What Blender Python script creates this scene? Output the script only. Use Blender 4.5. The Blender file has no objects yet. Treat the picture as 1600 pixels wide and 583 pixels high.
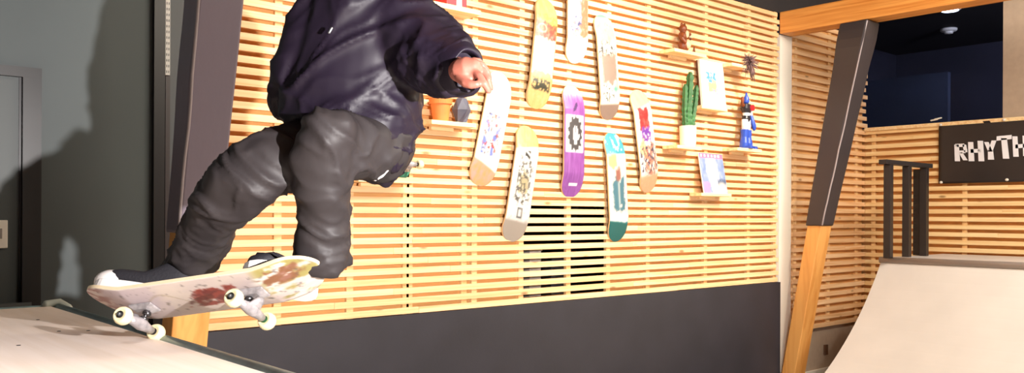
import bpy, bmesh, math, random
from mathutils import Vector, Matrix, noise
random.seed(7)
D = bpy.data; C = bpy.context.scene.collection
PI = math.pi

# ------------------------------------------------------------------ camera, world, exposure, lights
FPX = 1355.0; ROLL = 0.00476; HY = 335.7; CAMZ = 1.66
RT = Vector((.7486, -.6630, 0)); FW = Vector((.6630, .7486, 0)); UP = Vector((0, 0, 1))
EYE = Vector((0, 0, CAMZ))
cam_d = D.cameras.new('camera'); cam = D.objects.new('camera', cam_d); C.objects.link(cam)
cr = (RT + UP*ROLL).normalized(); cu = (UP - RT*ROLL).normalized(); cb = cr.cross(cu)
cam.matrix_world = Matrix(((cr.x, cu.x, cb.x, 0), (cr.y, cu.y, cb.y, 0), (cr.z, cu.z, cb.z, CAMZ), (0, 0, 0, 1)))
cam_d.sensor_width = 36; cam_d.lens = 36*FPX/1600; cam_d.shift_y = (HY-291.5)/1600
cam_d.clip_start = .05
bpy.context.scene.camera = cam
sc = bpy.context.scene
sc.view_settings.view_transform = 'Standard'; sc.view_settings.look = 'None'
sc.view_settings.gamma = 1; sc.view_settings.use_curve_mapping = False
sc.view_settings.exposure = 0.0
w = D.worlds.new('world'); sc.world = w; w.use_nodes = True
w.node_tree.nodes['Background'].inputs[0].default_value = (.9, .8, .75, 1)
w.node_tree.nodes['Background'].inputs[1].default_value = .1

def look(o, loc, to):
    o.location = loc
    o.rotation_euler = (Vector(to)-Vector(loc)).to_track_quat('-Z', 'Y').to_euler()
def spot(loc, to, power, ang, col=(1, .86, .66), blend=.6, rad=.05):
    l = D.lights.new('spot_light', 'SPOT'); l.energy = power; l.spot_size = math.radians(ang); l.spot_blend = blend
    l.color = col; l.shadow_soft_size = rad
    o = D.objects.new('spot_light', l); C.objects.link(o); look(o, loc, to); return o
def area(loc, to, power, sx, sy, col=(1, .9, .78)):
    l = D.lights.new('area_light', 'AREA'); l.energy = power; l.shape = 'RECTANGLE'; l.size = sx; l.size_y = sy; l.color = col
    o = D.objects.new('area_light', l); C.objects.link(o); look(o, loc, to); return o
# lamp beside the camera: throws the skater's hard shadow on the grey wall
spot((1.12, -.06, CAMZ+.19), (1.35, 3.0, 1.75), 760, 120, (1, .95, .93), .4, .022)
# wall washers over the pine slats
spot((4.9, 2.3, 3.9), (4.65, 4.35, 2.45), 680, 60, (1, .89, .70), 1)
spot((6.0, 2.5, 3.9), (6.3, 4.35, 2.05), 420, 56, (1, .89, .70), 1)
spot((3.3, 2.4, 3.9), (2.85, 4.35, 2.45), 470, 52, (1, .90, .74), 1)
area((4.4, .9, 3.9), (4.3, 4.3, 1.3), 240, 3.6, .8, (1, .89, .74))
# ceiling light over the far ramp and the back corner
area((6.7, .4, 3.9), (8.2, 1.8, 1.0), 280, 1.6, 1.2, (1, .89, .78))
# added fill spot without a fitting, brightens the near deck
spot((-.3, 1.3, 3.95), (-.25, 2.3, 1.3), 260, 52, (1, .95, .93), 1, .15)
# added area light, lifts the dark room beyond the glass
area((9.4, 1.2, 3.9), (11.5, 2.8, 1.5), 230, .8, .8, (.9, .9, 1))

# ------------------------------------------------------------------ helpers
def ray(px, py):
    return RT*((px-800)/FPX) + FW + UP*((HY + ROLL*(px-800) - py)/FPX)
def P(px, py, s): return EYE + ray(px, py)*s
def onY(px, py, Y=4.33):
    r = ray(px, py); return EYE + r*(Y/r.y)
def onX(px, py, X):
    r = ray(px, py); return EYE + r*(X/r.x)
def lin(c):
    return tuple(((x/255)/12.92 if x/255 <= .04045 else ((x/255+.055)/1.055)**2.4) for x in c)
def srgb(c): return lin(c)+(1.0,)

def mat(name, col, rough=.6, metal=0, var=0, vscale=20, bump=0, bscale=60, stretch=(1, 1, 1), col2=None, spec=None, attr=None, coat=0, sheen=0):
    m = D.materials.new(name); m.use_nodes = True
    nt = m.node_tree; N = nt.nodes; L = nt.links; b = N['Principled BSDF']
    b.inputs['Base Color'].default_value = srgb(col); b.inputs['Roughness'].default_value = rough; b.inputs['Metallic'].default_value = metal
    if spec is not None: b.inputs['Specular IOR Level'].default_value = spec
    if coat: b.inputs['Coat Weight'].default_value = coat
    if sheen: b.inputs['Sheen Weight'].default_value = sheen
    tc = N.new('ShaderNodeTexCoord'); mp = N.new('ShaderNodeMapping'); mp.inputs['Scale'].default_value = stretch
    L.new(tc.outputs['Object'], mp.inputs[0])
    if attr:
        a = N.new('ShaderNodeVertexColor'); a.layer_name = attr; L.new(a.outputs['Color'], b.inputs['Base Color'])
    elif var or col2:
        n = N.new('ShaderNodeTexNoise'); n.inputs['Scale'].default_value = vscale; n.inputs['Detail'].default_value = 6
        L.new(mp.outputs[0], n.inputs['Vector'])
        rp = N.new('ShaderNodeValToRGB'); rp.color_ramp.elements[0].position = .32; rp.color_ramp.elements[1].position = .68
        c2 = col2 or tuple(max(0, x*(1-var)) for x in col)
        rp.color_ramp.elements[0].color = srgb(c2); rp.color_ramp.elements[1].color = srgb(col)
        L.new(n.outputs['Fac'], rp.inputs[0]); L.new(rp.outputs[0], b.inputs['Base Color'])
    if bump:
        n2 = N.new('ShaderNodeTexNoise'); n2.inputs['Scale'].default_value = bscale; n2.inputs['Detail'].default_value = 5
        L.new(mp.outputs[0], n2.inputs['Vector'])
        bp = N.new('ShaderNodeBump'); bp.inputs['Strength'].default_value = bump; bp.inputs['Distance'].default_value = .01
        L.new(n2.outputs['Fac'], bp.inputs['Height']); L.new(bp.outputs[0], b.inputs['Normal'])
    return m

def wood(name, c1, c2, axis='X', rough=.55, isl=.35, knots=True):
    """pine: grain streaks along axis, per-board tone, sparse knots"""
    m = D.materials.new(name); m.use_nodes = True
    nt = m.node_tree; N = nt.nodes; L = nt.links; b = N['Principled BSDF']; b.inputs['Roughness'].default_value = rough
    tc = N.new('ShaderNodeTexCoord'); mp = N.new('ShaderNodeMapping')
    st = {'X': (1.2, 30, 45), 'Y': (30, 1.2, 45), 'Z': (14, 14, .9)}[axis]
    mp.inputs['Scale'].default_value = st; L.new(tc.outputs['Object'], mp.inputs[0])
    geo = N.new('ShaderNodeNewGeometry')
    ad = N.new('ShaderNodeVectorMath'); ad.operation = 'MULTIPLY_ADD'
    cx = N.new('ShaderNodeCombineXYZ'); L.new(geo.outputs['Random Per Island'], cx.inputs[0]); L.new(geo.outputs['Random Per Island'], cx.inputs[2])
    L.new(cx.outputs[0], ad.inputs[0]); ad.inputs[1].default_value = (40, 40, 40); L.new(mp.outputs[0], ad.inputs[2])
    n = N.new('ShaderNodeTexNoise'); n.inputs['Scale'].default_value = 1.0; n.inputs['Detail'].default_value = 5; n.inputs['Distortion'].default_value = .6
    L.new(ad.outputs[0], n.inputs['Vector'])
    rp = N.new('ShaderNodeValToRGB'); rp.color_ramp.elements[0].position = .3; rp.color_ramp.elements[1].position = .6
    rp.color_ramp.elements[0].color = srgb(c2); rp.color_ramp.elements[1].color = srgb(c1); L.new(n.outputs['Fac'], rp.inputs[0])
    mx = N.new('ShaderNodeMix'); mx.data_type = 'RGBA'; mx.blend_type = 'MIX'
    ml = N.new('ShaderNodeMath'); ml.operation = 'MULTIPLY'; ml.inputs[1].default_value = isl; L.new(geo.outputs['Random Per Island'], ml.inputs[0])
    L.new(ml.outputs[0], mx.inputs['Factor']); L.new(rp.outputs[0], mx.inputs['A']); mx.inputs['B'].default_value = srgb(c2)
    last = mx.outputs['Result']
    if knots:
        mk = N.new('ShaderNodeMapping'); mk.inputs['Scale'].default_value = {'X': (3, 8, 8), 'Y': (8, 3, 8), 'Z': (5, 5, 2)}[axis]
        L.new(tc.outputs['Object'], mk.inputs[0])
        v = N.new('ShaderNodeTexVoronoi'); v.inputs['Scale'].default_value = 1.0; L.new(mk.outputs[0], v.inputs['Vector'])
        r2 = N.new('ShaderNodeValToRGB'); r2.color_ramp.elements[0].position = .05; r2.color_ramp.elements[1].position = .13
        r2.color_ramp.elements[0].color = (1, 1, 1, 1); r2.color_ramp.elements[1].color = (0, 0, 0, 1); L.new(v.outputs['Distance'], r2.inputs[0])
        m3 = N.new('ShaderNodeMix'); m3.data_type = 'RGBA'; L.new(r2.outputs[0], m3.inputs['Factor']); L.new(last, m3.inputs['A'])
        m3.inputs['B'].default_value = srgb(tuple(x*.72 for x in c2)); last = m3.outputs['Result']
    L.new(last, b.inputs['Base Color'])
    bp = N.new('ShaderNodeBump'); bp.inputs['Strength'].default_value = .15; bp.inputs['Distance'].default_value = .002
    L.new(n.outputs['Fac'], bp.inputs['Height']); L.new(bp.outputs[0], b.inputs['Normal'])
    return m

def obj(name, bm, m=None, parent=None, smooth=False, bevel=0, mats=None):
    me = D.meshes.new(name); bmesh.ops.recalc_face_normals(bm, faces=bm.faces[:]) ; bm.to_mesh(me); bm.free()
    o = D.objects.new(name, me); C.objects.link(o)
    for x in (mats or [m]): me.materials.append(x)
    if parent: o.parent = parent
    if smooth: me.shade_smooth()
    if bevel:
        b = o.modifiers.new('bevel', 'BEVEL'); b.width = bevel; b.segments = 2; b.limit_method = 'ANGLE'
    return o
def tag(o, label=None, cat=None, group=None, kind=None):
    if label: o['label'] = label
    if cat: o['category'] = cat
    if group: o['group'] = group
    if kind: o['kind'] = kind
    return o
def empty(name, loc, label, cat, group=None, rz=0):
    o = D.objects.new(name, None); C.objects.link(o); o.location = loc; o.rotation_euler = (0, 0, rz); o.empty_display_size = .05
    return tag(o, label, cat, group)
def box(bm, x0, x1, y0, y1, z0, z1, mi=0):
    v = [bm.verts.new(p) for p in ((x0, y0, z0), (x1, y0, z0), (x1, y1, z0), (x0, y1, z0), (x0, y0, z1), (x1, y0, z1), (x1, y1, z1), (x0, y1, z1))]
    for f in ((0, 3, 2, 1), (4, 5, 6, 7), (0, 1, 5, 4), (1, 2, 6, 5), (2, 3, 7, 6), (3, 0, 4, 7)):
        bm.faces.new([v[i] for i in f]).material_index = mi
def bx(*a, **k):
    bm = bmesh.new(); box(bm, *a, **k); return bm
def rings(bm, R, cap=True, mi=0):
    rows = [[bm.verts.new(p) for p in r] for r in R]
    n = len(rows[0])
    for a, b in zip(rows, rows[1:]):
        for i in range(n):
            bm.faces.new((a[i], a[(i+1) % n], b[(i+1) % n], b[i])).material_index = mi
    if cap:
        bm.faces.new(rows[0][::-1]).material_index = mi; bm.faces.new(rows[-1]).material_index = mi
def ell(c, a, b, n=20, p=1.0):
    out = []
    for i in range(n):
        t = 2*PI*i/n; ct, st = math.cos(t), math.sin(t)
        out.append(c + a*(abs(ct)**p*(1 if ct > 0 else -1)) + b*(abs(st)**p*(1 if st > 0 else -1)))
    return out
def tube(bm, pts, rad, n=14, ref=None, flat=1.0, mi=0, round_ends=True):
    pts = [Vector(p) for p in pts]; R = []
    ref = Vector(ref) if ref else None
    for i, p in enumerate(pts):
        t = (pts[min(i+1, len(pts)-1)]-pts[max(i-1, 0)]).normalized()
        h = ref or (UP if abs(t.z) < .9 else Vector((1, 0, 0)))
        a = t.cross(h).normalized(); b = t.cross(a).normalized()
        r = rad[i] if hasattr(rad, '__len__') else rad
        if round_ends and i == 0:
            R.append(ell(p - t*r*.8, a*r*.45, b*r*.45*flat, n)); R.append(ell(p - t*r*.45, a*r*.83, b*r*.83*flat, n))
        R.append(ell(p, a*r, b*r*flat, n))
        if round_ends and i == len(pts)-1:
            R.append(ell(p + t*r*.45, a*r*.83, b*r*.83*flat, n)); R.append(ell(p + t*r*.8, a*r*.45, b*r*.45*flat, n))
    rings(bm, R, mi=mi)
def lathe(bm, prof, n=24, o=Vector((0, 0, 0)), ax=Vector((0, 0, 1)), mi=0):
    ax = ax.normalized(); h = Vector((1, 0, 0)) if abs(ax.x) < .9 else Vector((0, 1, 0))
    a = ax.cross(h).normalized(); b = ax.cross(a).normalized()
    rings(bm, [ell(o+ax*z, a*max(r, .0004), b*max(r, .0004), n) for r, z in prof], mi=mi)
def ball(bm, c, rx, ry=None, rz=None, n=12, mi=0):
    ry = ry or rx; rz = rz or rx
    M = Matrix.Translation(c) @ Matrix.Diagonal((rx, ry, rz, 1))
    g = bmesh.ops.create_uvsphere(bm, u_segments=n*2, v_segments=n, radius=1, matrix=M)
    for v in g['verts']:
        for f in v.link_faces: f.material_index = mi
def fbm(x, y, z=0, o=4):
    s = 0; a = .5
    for i in range(o):
        s += a*noise.noise(Vector((x, y, z))); x *= 2.03; y *= 2.03; z += 7.3; a *= .5
    return s
def remeshed(name, bm, m, parent, voxel, smooth_it=4, disp=None, sfac=.5):
    bmesh.ops.recalc_face_normals(bm, faces=bm.faces[:])
    me = D.meshes.new('tmp'); bm.to_mesh(me); bm.free()
    t = D.objects.new('tmp', me); C.objects.link(t)
    r = t.modifiers.new('r', 'REMESH'); r.mode = 'VOXEL'; r.voxel_size = voxel
    if smooth_it:
        s = t.modifiers.new('s', 'SMOOTH'); s.iterations = smooth_it; s.factor = sfac
    dg = bpy.context.evaluated_depsgraph_get(); dg.update()
    me2 = D.meshes.new_from_object(t.evaluated_get(dg)); me2.name = name
    D.objects.remove(t); D.meshes.remove(me)
    if disp:
        vs = [v.co.copy() for v in me2.vertices]; ns = [v.normal.copy() for v in me2.vertices]
        for i, v in enumerate(me2.vertices): v.co = vs[i] + ns[i]*disp(vs[i], ns[i])
    me2.materials.clear(); me2.materials.append(m); me2.shade_smooth(); me2.update()
    o = D.objects.new(name, me2); C.objects.link(o)
    if parent: o.parent = parent
    return o
def struct(name, bm, m, **k): return tag(obj(name, bm, m, **k), kind='structure')

# ------------------------------------------------------------------ materials
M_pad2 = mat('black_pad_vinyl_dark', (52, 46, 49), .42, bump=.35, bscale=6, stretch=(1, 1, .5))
M_pine = wood('pine_slats', (246, 208, 162), (226, 172, 116), 'X')
M_pineY = wood('pine_slats_side', (250, 222, 168), (234, 190, 126), 'Y')
M_batten = wood('pine_battens', (240, 205, 150), (222, 172, 108), 'Z', knots=False)
M_backing = mat('pine_backing', (236, 178, 108), .7, var=.08, vscale=4, stretch=(1, 1, 6))
M_timber = wood('orange_timber', (222, 160, 88), (196, 126, 56), 'Z', .45, 0, False)
M_timberY = wood('orange_timber_beam', (222, 156, 80), (196, 120, 48), 'Y', .45, 0, False)
M_dark = mat('charcoal_panel', (46, 44, 51), .55, var=.14, vscale=3, bump=.05)
M_grey = mat('grey_wall_paint', (78, 86, 87), .6, var=.05, vscale=2)
M_black = mat('black_paint', (30, 26, 28), .4)
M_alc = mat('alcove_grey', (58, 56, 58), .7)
M_steel = mat('galvanised_steel', (170, 172, 175), .35, .9)
M_ceil = mat('dark_ceiling', (40, 34, 34), .8, var=.1)
M_white = mat('white_paint', (236, 230, 218), .6)
M_beige = mat('beige_wall', (180, 160, 140), .7, var=.04)
M_floor = mat('concrete_floor', (120, 112, 105), .7, var=.1, vscale=3)
M_ply = wood('birch_ply', (240, 224, 212), (232, 214, 198), 'Y', .5, 0, False)
M_ramp = mat('ramp_surface', (200, 194, 188), .45, var=.03, vscale=3)
M_rampdeck = mat('ramp_deck_grey', (206, 200, 196), .4, var=.06, vscale=5)
M_edge_highlight = mat('painted_highlight_grey', (150, 140, 142), .4)  # pale grey for the highlight painted along the padding's corner
M_cop = mat('coping_paint', (128, 156, 162), .4, .1, var=.2, vscale=15)
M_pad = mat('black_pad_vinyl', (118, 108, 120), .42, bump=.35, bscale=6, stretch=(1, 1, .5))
M_glass = D.materials.new('dark_glass'); M_glass.use_nodes = True
_b = M_glass.node_tree.nodes['Principled BSDF']
_b.inputs['Base Color'].default_value = (.55, .62, .8, 1); _b.inputs['Transmission Weight'].default_value = 1; _b.inputs['Roughness'].default_value = .02; _b.inputs['IOR'].default_value = 1.05
M_navy = mat('navy_far_wall', (48, 46, 60), .6, var=.2, vscale=1.2)
M_vc = mat('painted_deck', (255, 255, 255), .45, attr='Col', coat=.1)
M_vcm = mat('printed_card', (255, 255, 255), .5, attr='Col')
M_shelf = wood('shelf_pine', (248, 220, 170), (230, 185, 125), 'X', .5, 0, False)

# ------------------------------------------------------------------ room shell
YA = 4.35; XC = 8.77; H = 4.05
UL = 1.70      # left end of slats
UE = 7.09      # right end of slats
ZB = CAMZ-.605 # slat bottom
ZT = CAMZ+1.87
struct('floor', bx(-2.6, XC+4, -3.2, YA+1.6, -.1, 0), M_floor)
struct('ceiling', bx(-2.6, XC+4, -3.2, YA+1.6, H, H+.1), M_ceil)
struct('wall_left', bx(-2.7, -2.6, -3.2, YA+.1, 0, H), M_grey)
struct('wall_front', bx(-2.6, XC, -3.3, -3.2, 0, H), M_grey)
# grey wall beyond the deck
struct('wall_grey', bx(-2.6, UL, YA, YA+.1, 0, H), M_grey)
# slatted wall: backing board with the opening behind the lowest slats
YB = YA+.028
WX0, WX1, WZ0, WZ1 = 3.965, 4.86, 1.09, 1.745
bm = bmesh.new()
box(bm, UL, WX0, YB, YB+.06, ZB, ZT); box(bm, WX1, UE, YB, YB+.06, ZB, ZT)
box(bm, WX0, WX1, YB, YB+.06, WZ1, ZT); box(bm, WX0, WX1, YB, YB+.06, ZB, WZ0)
struct('wall_back', bm, M_backing)
bm = bmesh.new(); box(bm, UL, UE+.03, YA-.03, YB+.06, 0, ZB)
struct('wall_back_lower', bm, M_dark)
struct('wall_back_upper', bx(UL, XC, YA, YB+.06, ZT, H), M_ceil)
# slats
def slats(u0, u1, y0, z0, z1, pitch, frac=.62, d=.020, axis='X', brk=2.4):
    bm = bmesh.new(); z = z0+.004; rnd = random.Random(int(u0*100)+3)
    while z < z1-.01:
        cuts = [u0]; x = u0 + rnd.uniform(.8, 2.6)
        while x < u1-.3: cuts.append(x); x += rnd.uniform(1.6, 3.0)
        cuts.append(u1 + rnd.choice((0, 0, .02, .035)) if axis == 'X' else u1)
        for a, b in zip(cuts, cuts[1:]):
            j = rnd.uniform(-.0012, .0012)
            if axis == 'X': box(bm, a+.0006, b-.0006, y0, y0+d, z+j, z+j+pitch*frac)
            else: box(bm, y0-d, y0, a+.0006, b-.0006, z+j, z+j+pitch*frac)
        z += pitch
    return bm
tag(obj('trim_slats', slats(UL, UE-.02, YA-.018, ZB, ZT, .0605), M_pine, bevel=.0015), kind='structure')
bm = bmesh.new()
bt = [onY(x, 400, YA+.02).x for x in (432, 545, 638, 723, 739, 812, 886, 948, 1010, 1100, 1167, 1208)]
for u in bt+[1.76, 3.0]:
    box(bm, u-.022, u+.022, YA+.004, YB, ZB, ZT)
struct('trim_battens', bm, M_batten)
# room glimpsed behind the opening
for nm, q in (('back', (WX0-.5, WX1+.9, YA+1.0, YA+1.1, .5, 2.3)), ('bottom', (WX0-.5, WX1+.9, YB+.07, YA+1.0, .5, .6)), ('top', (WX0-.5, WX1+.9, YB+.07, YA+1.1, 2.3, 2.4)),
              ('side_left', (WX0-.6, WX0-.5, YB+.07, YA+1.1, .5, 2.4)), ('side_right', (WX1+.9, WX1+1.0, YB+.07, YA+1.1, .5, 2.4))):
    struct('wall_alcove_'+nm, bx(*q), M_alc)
# white upright between the two slat panels
struct('trim_white_upright', bx(UE+.035, 7.33, YA-.01, YB+.06, 0, 3.33), M_white)
# panel B, same wall, wider slats, up to the corner
ZB2 = CAMZ-1.09
struct('wall_back_corner', bx(7.33, XC, YB, YB+.06, 0, ZT), M_beige)
struct('trim_backing_corner', bx(7.34, XC, YB-.006, YB, ZB2, ZT), M_backing)
tag(obj('trim_slats_corner', slats(7.34, XC-.002, YA-.018, ZB2, ZT, .0745, .55), M_pine, bevel=.0015), kind='structure')
bm = bmesh.new()
for u in (7.42, 8.05, 8.62): box(bm, u-.025, u+.025, YA+.004, YB-.006, ZB2, ZT)
struct('trim_battens_corner', bm, M_batten)
struct('trim_white_skirt', bx(7.34, XC, YA, YB, .0, .16), M_white)

# right wall: slats to 0.92 m above eye, glass above, beige pier
ZC = CAMZ+.915
struct('wall_right', bx(XC+.03, XC+.12, -3.2, YB+.06, 0, ZC), M_backing)
tag(obj('trim_slats_right', slats(-3.1, YA-.02, XC, ZB2, ZC-.03, .0745, .55, axis='Y'), M_pineY, bevel=.0015), kind='structure')
bm = bmesh.new()
for v in (4.25, 3.35, 2.5, 1.6, .7, -.2): box(bm, XC, XC+.03, v-.022, v+.022, ZB2, ZC-.03)
struct('trim_battens_right', bm, M_batten)
struct('trim_cap_right', bx(XC-.04, XC+.12, -3.1, YA-.02, ZC-.03, ZC+.005), M_shelf)
vp = onX(1566, 100, XC).y
struct('wall_right_pier', bx(XC+.0, XC+.12, -3.2, vp, ZC+.005, H), M_beige)
struct('window_1', bx(XC+.05, XC+.06, vp, YB, ZC+.005, H), M_glass)
# room beyond the glass
struct('wall_beyond', bx(XC+4, XC+4.1, -3.2, YA+1.6, 0, H), M_navy)
struct('wall_beyond_side', bx(XC+.12, XC+4, YA+1.5, YA+1.6, 0, H), M_navy)
bm = bmesh.new()
q0 = onX(1352, 118, XC+2.0); q1 = onX(1480, 112, XC+2.0); q2 = onX(1566, 185, XC+2.0)
box(bm, XC+2.0, XC+2.08, q1.y, q0.y+1.0, 0, q1.z)
struct('wall_beyond_partition', bm, mat('blue_partition', (46, 52, 70), .6, var=.25, vscale=1.5))

# trims on the grey wall
struct('trim_black_upright', bx(onY(240, 200, YA-.03).x, onY(257, 200, YA-.03).x, YA-.03, YA+.01, 0, H), M_black)
u0, u1 = onY(265, 200, YA-.025).x, onY(287, 200, YA-.025).x
struct('trim_grey_strip', bx(u0, UL, YA-.012, YA+.01, 0, H), mat('grey_strip', (84, 88, 92), .5))
# slotted steel shelf standard
rail = empty('shelf_standard', (onY(261, 100, YA-.03).x, YA-.03, CAMZ+.68), 'slotted white metal shelf rail running up beside the black upright', 'shelf rail')
w2 = (onY(265, 100, YA-.03).x-onY(258, 100, YA-.03).x)/2
obj('channel', bx(-w2, w2, 0, .03, 0, 1.6), mat('white_channel', (225, 222, 218), .4), rail)
bm = bmesh.new()
for i in range(56):
    for sx in (-.45, .45): box(bm, sx*w2-.0014, sx*w2+.0014, -.0015, .002, .01+i*.028, .01+i*.028+.012)
obj('slots', bm, M_black, rail)
struct('trim_rail_channel', bx(onY(258, 100, YA-.02).x, onY(265, 100, YA-.02).x, YA-.02, YA+.01, 0, CAMZ+.68), mat('dark_channel', (66, 58, 60), .4))

# door with black frame at far left
fr = mat('door_frame_dark', (38, 36, 36), .4, var=.15, vscale=6)
dx1 = onY(64, 200, YA-.04).x; dx0 = dx1-1.05; dz1 = onY(40, 105, YA-.04).z; dz0 = onY(30, 480, YA-.04).z
bm = bmesh.new()
box(bm, dx1-.075, dx1, YA-.045, YA+.01, dz0, dz1); box(bm, dx0, dx0+.075, YA-.045, YA+.01, dz0, dz1)
box(bm, dx0, dx1, YA-.046, YA+.01, dz1-.045, dz1)
door = struct('door_1', bm, fr)
obj('threshold', bx(dx0, dx1-.04, YA-.06, YA+.01, dz0-.03, dz0+.02), mat('threshold_grey', (92, 96, 96), .5), door)
obj('door_panel', bx(dx0+.075, dx1-.085, YA-.015, YA-.001, dz0, dz1-.045), mat('door_leaf_grey', (72, 78, 78), .5, var=.05, vscale=2), door)
obj('door_gap', bx(dx1-.085, dx1-.075, YA-.02, YA, dz0, dz1-.045), M_black, door)
sp = onY(4, 366, YA-.03)
sw = tag(obj('wall_switch', bx(sp.x-.05, sp.x+.021, sp.y, YA-.015, sp.z-.062, sp.z+.062), M_white, bevel=.004), 'white rectangular switch plate on the grey door at far left', 'switch')
obj('rocker', bx(sp.x-.03, sp.x-.002, sp.y-.004, sp.y+.002, sp.z-.02, sp.z+.025), mat('rocker_grey', (150, 140, 132), .5), sw)

# orange beam + leaning posts
struct('trim_beam_right', bx(7.1, 7.30, -3.1, YA-.02, 3.33, 3.53), M_timberY, bevel=.006)
struct('trim_beam_left', bx(1.38, 1.58, -3.1, YA-.02, 3.33, 3.53), M_timberY, bevel=.006)
def post(u, v_of, wx, wy, ztop, zpad, label, fat):
    base = Vector((u+wx/2, v_of(0)+wy/2, 0))
    t = empty('leaning_post', base, label, 'post')
    def blk(z0, z1, ex, ey, n=1, wob=0, fat=0):
        bm = bmesh.new(); R = []
        for i in range(n+1):
            z = z0+(z1-z0)*i/n; v = v_of(z)
            a = ex + wob*(.5+noise.noise(Vector((z*3, 1, u))))*(i/n); b = ey + wob*(.5+noise.noise(Vector((z*2.5, 5, u))))*(i/n) + fat*i/n
            R.append([Vector(p)-base for p in ((u-a, v-b, z), (u+wx+a*.6, v-b, z), (u+wx+a*.6, v+wy+ey, z), (u-a, v+wy+ey, z))])
        rings(bm, R); return bm
    obj('timber', blk(0, ztop, 0, 0), M_timber, t, bevel=.006)
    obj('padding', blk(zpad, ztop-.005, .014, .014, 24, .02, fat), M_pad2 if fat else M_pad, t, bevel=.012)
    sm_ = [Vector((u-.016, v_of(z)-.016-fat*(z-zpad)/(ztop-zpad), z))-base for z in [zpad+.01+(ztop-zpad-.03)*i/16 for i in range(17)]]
    bm = bmesh.new(); tube(bm, [q+Vector((.006*noise.noise(q*4), -.004+.006*noise.noise(q*5), 0)) for q in sm_], .007, 8); obj('edge_highlight', bm, M_edge_highlight, t, smooth=True)  # thin pale tube stands in for the highlight on the padding's edge
    return t
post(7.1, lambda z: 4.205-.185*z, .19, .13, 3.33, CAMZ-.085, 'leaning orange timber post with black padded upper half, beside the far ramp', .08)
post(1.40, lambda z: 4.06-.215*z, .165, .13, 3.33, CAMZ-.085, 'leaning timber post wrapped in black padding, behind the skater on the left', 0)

# ------------------------------------------------------------------ ramps
HD = CAMZ-.365
def profile(x0, sgn, zt=HD, n=28, R=3.1):
    th = math.acos(1-zt/R); pts = []
    for i in range(n+1):
        a = th*(1-i/n); pts.append((x0 + sgn*(R*math.sin(th)-R*math.sin(a)), R*(1-math.cos(a))))
    return pts
def ramp_body(x0, sgn, xb, v0, v1, ztop):
    bm = bmesh.new(); pr = profile(x0, sgn, ztop)
    poly = pr+[(xb, 0), (xb, ztop)]
    # surface strips + sides
    a = [bm.verts.new((x, v0, z)) for x, z in poly]; b = [bm.verts.new((x, v1, z)) for x, z in poly]
    n = len(poly)
    for i in range(n):
        j = (i+1) % n; bm.faces.new((a[i], a[j], b[j], b[i]))
    bm.faces.new(a[::-1]); bm.faces.new(b); return bm
far = empty('quarter_pipe', (7.4, .7, 0), 'pale quarter pipe ramp with grey deck at the right', 'ramp')
def loc(o, parent):  # keep world coordinates baked, shift into the parent's frame
    o.data.transform(Matrix.Translation(-parent.location)); return o
loc(obj('transition', ramp_body(7.43, -1, 7.6, -2.4, 3.52, HD-.004), M_ramp, far), far)
loc(obj('platform', bx(7.44, XC-.05, -2.4, 3.52, 0.02, HD-.01), M_beige, far), far)
loc(obj('deck_surface', bx(7.44, XC-.05, -2.4, 3.53, HD-.008, HD+.006), M_rampdeck, far), far)
bm = bmesh.new(); tube(bm, [(7.415, -2.4, HD-.012), (7.415, 3.53, HD-.012)], .028, 20, round_ends=False)
loc(obj('coping', bm, mat('coping_steel', (168, 160, 156), .4, .2), far, smooth=True), far)

near = empty('quarter_pipe', (.5, 1.2, 0), 'near quarter pipe with plywood deck and dark coping at the lower left', 'ramp')
loc(obj('transition', ramp_body(.925, 1, .6, -1.5, 3.70, HD-.004), M_ramp, near), near)
loc(obj('deck_surface', bx(-2.5, .895, -1.5, 3.72, HD-.018, HD), M_ply, near), near)
loc(obj('platform', bx(-2.5, .9, -1.5, 3.71, 0.01, HD-.018), M_beige, near), near)
bm = bmesh.new(); tube(bm, [(.924, -1.5, HD-.012), (.924, 3.72, HD-.012)], .020, 20, round_ends=False)
loc(obj('coping', bm, M_cop, near, smooth=True), near)
loc(obj('edge_strip', bx(-2.5, .9, 3.72, 3.745, HD-.03, HD+.004), M_cop, near), near)
bm = bmesh.new(); tube(bm, [(.88, 3.72, HD+.008), (.93, 3.73, HD+.012), (.955, 3.70, HD-.01)], .016, 10)
loc(obj('corner_cap', bm, mat('cap_pale', (170, 176, 168), .5), near, smooth=True), near)
for px_, py_ in ((93, 518), (139, 517), (60, 500), (30, 540)):
    r = ray(px_, py_); s = (HD-CAMZ)/r.z; p = EYE+r*s; bm = bmesh.new()
    lathe(bm, [(.0055, -.002), (.0055, .0012), (.003, .0016)], 10, Vector((p.x, p.y, HD)))
    loc(obj('screw', bm, M_black, near), near)

# guard rail on the far ramp
def upx(px_, V): r = ray(px_, 300); return (EYE+r*(V/r.y)).x
VR = 3.44
gr = empty('guard_rail', (upx(1388, VR), VR, HD+.008), 'black square steel guard rail standing on the far ramp deck', 'railing')
ux = [upx(1388, VR)-gr.location.x, upx(1417, VR)-gr.location.x, upx(1444, VR)-gr.location.x]
ht = CAMZ+.485-HD-.006
for i, u in enumerate(ux):
    obj('post', bx(u-.03, u+.03, -.03, .03, 0, ht-.04), M_black, gr, bevel=.003)
obj('top_bar', bx(ux[0]-.11, ux[2]+.1, -.035, .035, ht-.04, ht), M_black, gr, bevel=.003)
obj('post', bx(ux[2]-.03+.07, ux[2]+.03+.06, -.03+.09, .03+.09, 0, ht-.05), M_black, gr, bevel=.003)
# little outlet by the floor near the corner
p = onY(1294, 547, YA); tag(obj('wall_outlet', bx(p.x-.03, p.x+.03, YB-.02, YB, p.z-.05, p.z+.05), mat('brown_plate', (90, 60, 40), .5), bevel=.003), 'small brown wall outlet low in the corner beside the leaning post', 'outlet')

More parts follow.
